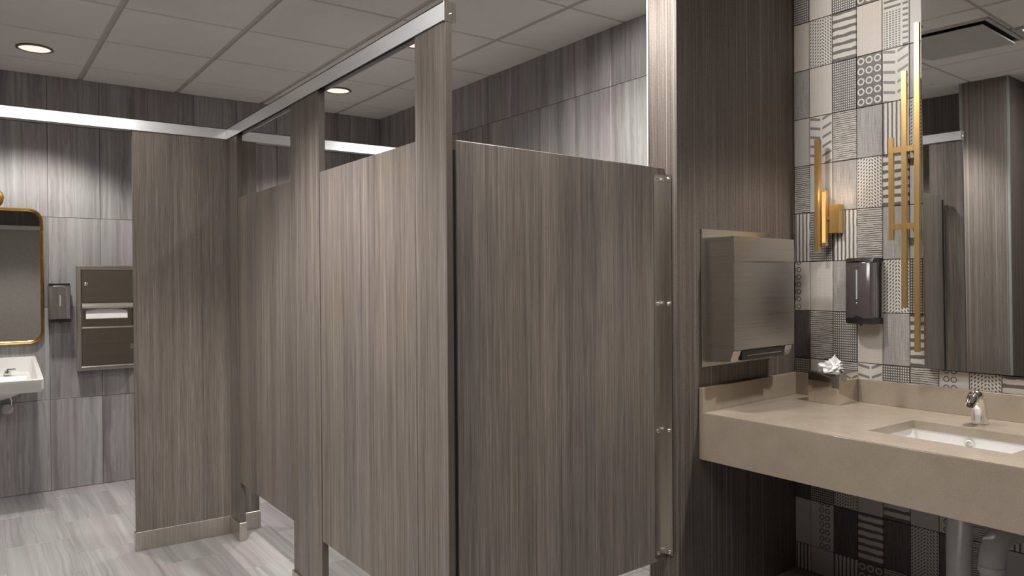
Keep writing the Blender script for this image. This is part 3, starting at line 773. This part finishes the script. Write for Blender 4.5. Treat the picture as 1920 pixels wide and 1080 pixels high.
# rounded gold mirror
t = thing('gold_frame_mirror', 'gold-framed mirror with rounded corners above the white wall-hung sink', 'mirror', (0.14, YB, 0.965))
mw, mh, mcx, mcz = 0.575, 0.862, 0.1335, 1.394
def mr(ins, y, r): return [(mcx+a, y, mcz+b) for a, b in rrect(mw-2*ins, mh-2*ins, max(0.005, r), 8)]
bm = bmesh.new()
loft(bm, [mr(0, YB-0.001, 0.080), mr(0, YB-0.022, 0.080), mr(0.004, YB-0.026, 0.077), mr(0.010, YB-0.024, 0.072), mr(0.011, YB-0.019, 0.071), mr(0.015, YB-0.022, 0.067), mr(0.018, YB-0.020, 0.064), mr(0.018, YB-0.010, 0.064)], cap=False)
obj('frame', bm, GOLD, t, True)
bm = bmesh.new(); loft(bm, [mr(0.010, YB-0.013, 0.07), mr(0.010, YB-0.003, 0.07)]); obj('glass', bm, MIRROR, t)
# little gold sconce above it
t = thing('gold_wall_sconce', 'round gold wall sconce just above the gold-framed mirror, at the photo edge', 'sconce', (0.165, YB, 1.885))
bm = bmesh.new(); lathe(bm, [(0.052, 0), (0.052, -0.010), (0.046, -0.016), (0.020, -0.018), (0.014, -0.05), (0.010, -0.052)], (0.162, YB-0.001, 1.888), 'Y', 28); obj('backplate', bm, GOLD, t, True)
bm = bmesh.new(); tube(bm, [(0.162, YB-0.05, 1.888), (0.14, YB-0.08, 1.90), (0.12, YB-0.09, 1.935)], 0.007, 10); obj('arm', bm, GOLD, t, True)
bm = bmesh.new(); lathe(bm, [(0.018, 0), (0.034, 0.02), (0.036, 0.10), (0.030, 0.12)], (0.12, YB-0.09, 1.93), 'Z', 20); obj('shade', bm, TISSUE, t, True)
# small soap dispenser on the stone wall
t = thing('soap_dispenser', 'small grey soap dispenser on the stone wall beside the gold-framed mirror', 'soap dispenser', (0.49, YB, 1.1))
AX0, AX1 = 0.440, 0.566; ac = (AX0+AX1)/2; SYF = YB-0.095
bm = bmesh.new(); bx(bm, AX0+0.004, AX1-0.004, YB-0.03, YB-0.0005, 1.10, 1.345, bev=0.003); obj('back_plate', bm, BLACK, t)
ring = [(AX0, YB-0.03), (AX0+0.002, SYF+0.02), (AX0+0.012, SYF+0.006), (AX0+0.03, SYF), (ac, SYF-0.003), (AX1-0.03, SYF), (AX1-0.012, SYF+0.006), (AX1-0.002, SYF+0.02), (AX1, YB-0.03)]
bm = bmesh.new(); loft(bm, [[(x, y, 1.118) for x, y in ring], [(x, y, 1.326) for x, y in ring], [(x, min(YB-0.03, y+0.01), 1.334) for x, y in ring]])
obj('cover', bm, plain('grey_gloss', (0.26, 0.235, 0.225), 0.12, 0.55), t, True)
bm = bmesh.new(); bx(bm, AX0+0.006, AX1-0.006, SYF+0.006, YB-0.0005, 1.333, 1.346, bev=0.002); obj('top_cap', bm, BLACK, t)
bm = bmesh.new(); bx(bm, AX0+0.002, AX1-0.002, SYF+0.004, YB-0.0005, 1.096, 1.120, bev=0.003); obj('base_cradle', bm, BLACK, t)
bm = bmesh.new(); bx(bm, ac-0.004, ac+0.004, SYF-0.0045, SYF, 1.20, 1.27, bev=0.001); obj('sight_window', bm, CLEAR, t)
bm = bmesh.new(); tube(bm, [(ac, SYF+0.03, 1.098), (ac, SYF+0.03, 1.088)], [0.007, 0.005], 10); obj('nozzle', bm, BLACK, t, True)
# recessed towel dispenser and bin
t = thing('recessed_towel_unit', 'dark steel wall unit with towel slot and waste door, left of the wide pilaster', 'towel dispenser', (0.77, YB, 0.76))
UX0, UX1, UZ0, UZ1, UF = 0.600, 0.962, 0.772, 1.462, YB-0.060
bm = bmesh.new()
def urect(i, y): return [(UX0+i, y, UZ0+i), (UX1-i, y, UZ0+i), (UX1-i, y, UZ1-i), (UX0+i, y, UZ1-i)]
loft(bm, [urect(0, YB-0.0005), urect(0, UF+0.003), urect(0.003, UF), urect(0.022, UF), urect(0.026, UF+0.004), urect(0.026, YB-0.011)], cap=False)
bx(bm, UX0+0.01, UX1-0.01, YB-0.010, YB-0.0005, UZ0+0.01, UZ1-0.01)
obj('frame', bm, STEELV, t)
d = obj('upper_door', box(UX0+0.028, UX1-0.028, UF+0.004, UF+0.012, 1.218, UZ1-0.028, bev=0.002), DSTEEL, t)
bm = bmesh.new(); lathe(bm, [(0.011, 0), (0.011, -0.004), (0.007, -0.007), (0.001, -0.007)], (UX0+0.052, UF+0.004, 1.342), 'Y', 16); obj('lock', bm, CHROME, d, True)
bm = bmesh.new(); loft(bm, [[(x, UF+0.004, 1.216), (x, UF-0.008, 1.212), (x, UF-0.014, 1.190), (x, UF-0.004, 1.180), (x, UF+0.012, 1.184)] for x in (UX0+0.028, UX1-0.028)]); obj('hood_lip', bm, STEELV, t)
obj('towel_recess', box(UX0+0.028, UX1-0.028, YB-0.022, YB-0.011, 1.055, 1.190), DSTEEL, t)
d = obj('waste_door', box(UX0+0.028, UX1-0.028, UF+0.004, UF+0.012, UZ0+0.028, 1.045, bev=0.002), DSTEEL, t)
bm = bmesh.new(); bx(bm, UX0+0.028, UX1-0.028, UF-0.004, UF+0.012, 1.046, 1.056, bev=0.003); obj('door_lip', bm, STEELV, d)
bm = bmesh.new(); bx(bm, UX1-0.050, UX1-0.030, UF-0.004, UF+0.004, 0.905, 0.935, bev=0.002); obj('lock', bm, CHROME, d)
bm = bmesh.new()
rings = []
for i in range(13):
    x = UX0+0.052+i*(UX1-UX0-0.115)/12; k = math.sin(PI*i/12)
    rings.append([(x, UF+0.034, 1.168+0.012*k), (x, UF+0.010, 1.160+0.014*k), (x, UF+0.004, 1.140+0.006*k), (x, UF+0.002, 1.112), (x, UF+0.008, 1.110), (x, UF+0.030, 1.116)])
loft(bm, rings)
o = obj('paper_towel', bm, TISSUE, None, True); tag(o, 'folded white paper towel showing in the slot of the dark wall unit', 'paper towel')

# ------------------------------------------------------------------ ceiling lights
def downlight(x, y, label, group=None, gain=1.0, angle=SPOT_ANGLE, blend=SPOT_BLEND, tilt=0.0):
    t = thing('recessed_downlight', label, 'ceiling light', (x, y, CEIL), 0, group)
    bm = bmesh.new(); lathe(bm, [(0.090, 0.0005), (0.093, -0.006), (0.082, -0.009), (0.080, -0.002), (0.080, 0.0)], (x, y, CEIL-0.0005), 'Z', 40, cap=False); obj('trim_ring', bm, plain('trim_ring', (0.16, 0.14, 0.125), 0.4) if 'trim_ring' not in bpy.data.materials else bpy.data.materials['trim_ring'], t, True)
    bm = bmesh.new(); lathe(bm, [(0.080, 0), (0.078, -0.003)], (x, y, CEIL-0.0005), 'Z', 40); obj('lens', bm, LENS, t)
    ld = bpy.data.lights.new('downlight', 'SPOT'); ld.energy = SPOT_POWER*gain; ld.color = LIGHT_COL
    ld.spot_size = math.radians(angle); ld.spot_blend = blend; ld.shadow_soft_size = 0.07
    lo = bpy.data.objects.new('lamp', ld); COL.objects.link(lo); lo.parent = t; lo.location = (0, 0, -0.016); lo.rotation_euler = (0, -math.radians(tilt), 0)
    return t
downlight(0.345, 5.095, 'round recessed downlight in the ceiling above the white wall-hung sink', gain=1.15, angle=112, blend=0.4)
downlight(2.14, 5.02, 'round recessed downlight seen through the gap beside the mid pilaster', angle=114)
downlight(2.085, 3.78, 'round recessed downlight half hidden behind the end pilaster', gain=0.9, angle=108, blend=0.5)
for x, y, lab, g, an, bb, *tl in ((0.345, 3.84, 'round recessed downlight over the aisle, level with the far stall door', 0.55, 136, 1.0),
        (0.345, 2.62, 'round recessed downlight over the aisle, level with the near stall door', 2.3, 110, 0.6),
        (2.09, 2.55, 'round recessed downlight inside the near stall, behind the broad partition', 0.8, 145, 0.6),
        (1.78, 2.01, 'round recessed downlight in front of the broad partition', 0.82, 136, 0.25, 32),
        (2.80, 0.98, 'added unseen downlight brightening the vanity counter', 1.15, 112, 0.5),  # lamp added for more light on counter and patterned tiles
        (0.65, -0.55, 'added unseen downlight brightening the rear door', 0.8, 104, 0.5)):  # lamp added to lighten the door's reflection in the small mirror
    downlight(x, y, lab, None, g, an, bb, *tl)
# unseen lit panel added to brighten the stall fronts, vanity and headrail
t = thing('added_light_panel', 'added long flat lit panel in the ceiling grid, unseen fill light', 'ceiling light', (0.637, 1.313, CEIL))
bm = bmesh.new()
for q in ((0.047, 0.075, 1.010, 1.616), (1.199, 1.227, 1.010, 1.616), (0.075, 1.199, 1.010, 1.038), (0.075, 1.199, 1.588, 1.616)): bx(bm, *q, CEIL-0.010, CEIL+0.006)
obj('frame', bm, GRILLE, t)
obj('lit_diffuser', box(0.076, 1.198, 1.039, 1.587, CEIL-0.004, CEIL+0.002), emitter('added_panel_light', (1.0, 0.975, 0.945), PANEL_RADIANCE), t)
# warm glow of the small sconce
ld = bpy.data.lights.new('sconce_glow', 'POINT'); ld.energy = 0.20; ld.color = (1.0, 0.70, 0.42); ld.shadow_soft_size = 0.02
lo = bpy.data.objects.new('sconce_lamp', ld); COL.objects.link(lo); lo.location = (3.030, 1.868, 1.71)
# air diffuser in the ceiling, seen in the mirror
a, b, c, d = 0.955, 1.625, 1.640, 2.175
t = thing('air_diffuser', 'flat square pale air diffuser hung under the ceiling, seen in the large mirror', 'air vent', ((a+b)/2, (c+d)/2, CEIL))
bm = bmesh.new()
for q in ((a, a+0.02, c, d), (b-0.02, b, c, d), (a+0.02, b-0.02, c, c+0.02), (a+0.02, b-0.02, d-0.02, d)): bx(bm, *q, CEIL-0.012, CEIL-0.0002)
obj('frame', bm, GRILLE, t)
obj('throat', box(a+0.02, b-0.02, c+0.02, d-0.02, CEIL-0.004, CEIL-0.0004), DARK, t)
obj('face_panel', box(a+0.035, b-0.035, c+0.035, d-0.035, CEIL-0.032, CEIL-0.024, bev=0.003), GRILLE, t)
for x in (a+0.12, b-0.12):
    bm = bmesh.new(); tube(bm, [(x, (c+d)/2, CEIL-0.025), (x, (c+d)/2, CEIL-0.003)], 0.008, 10); obj('hanger', bm, GRILLE, t)
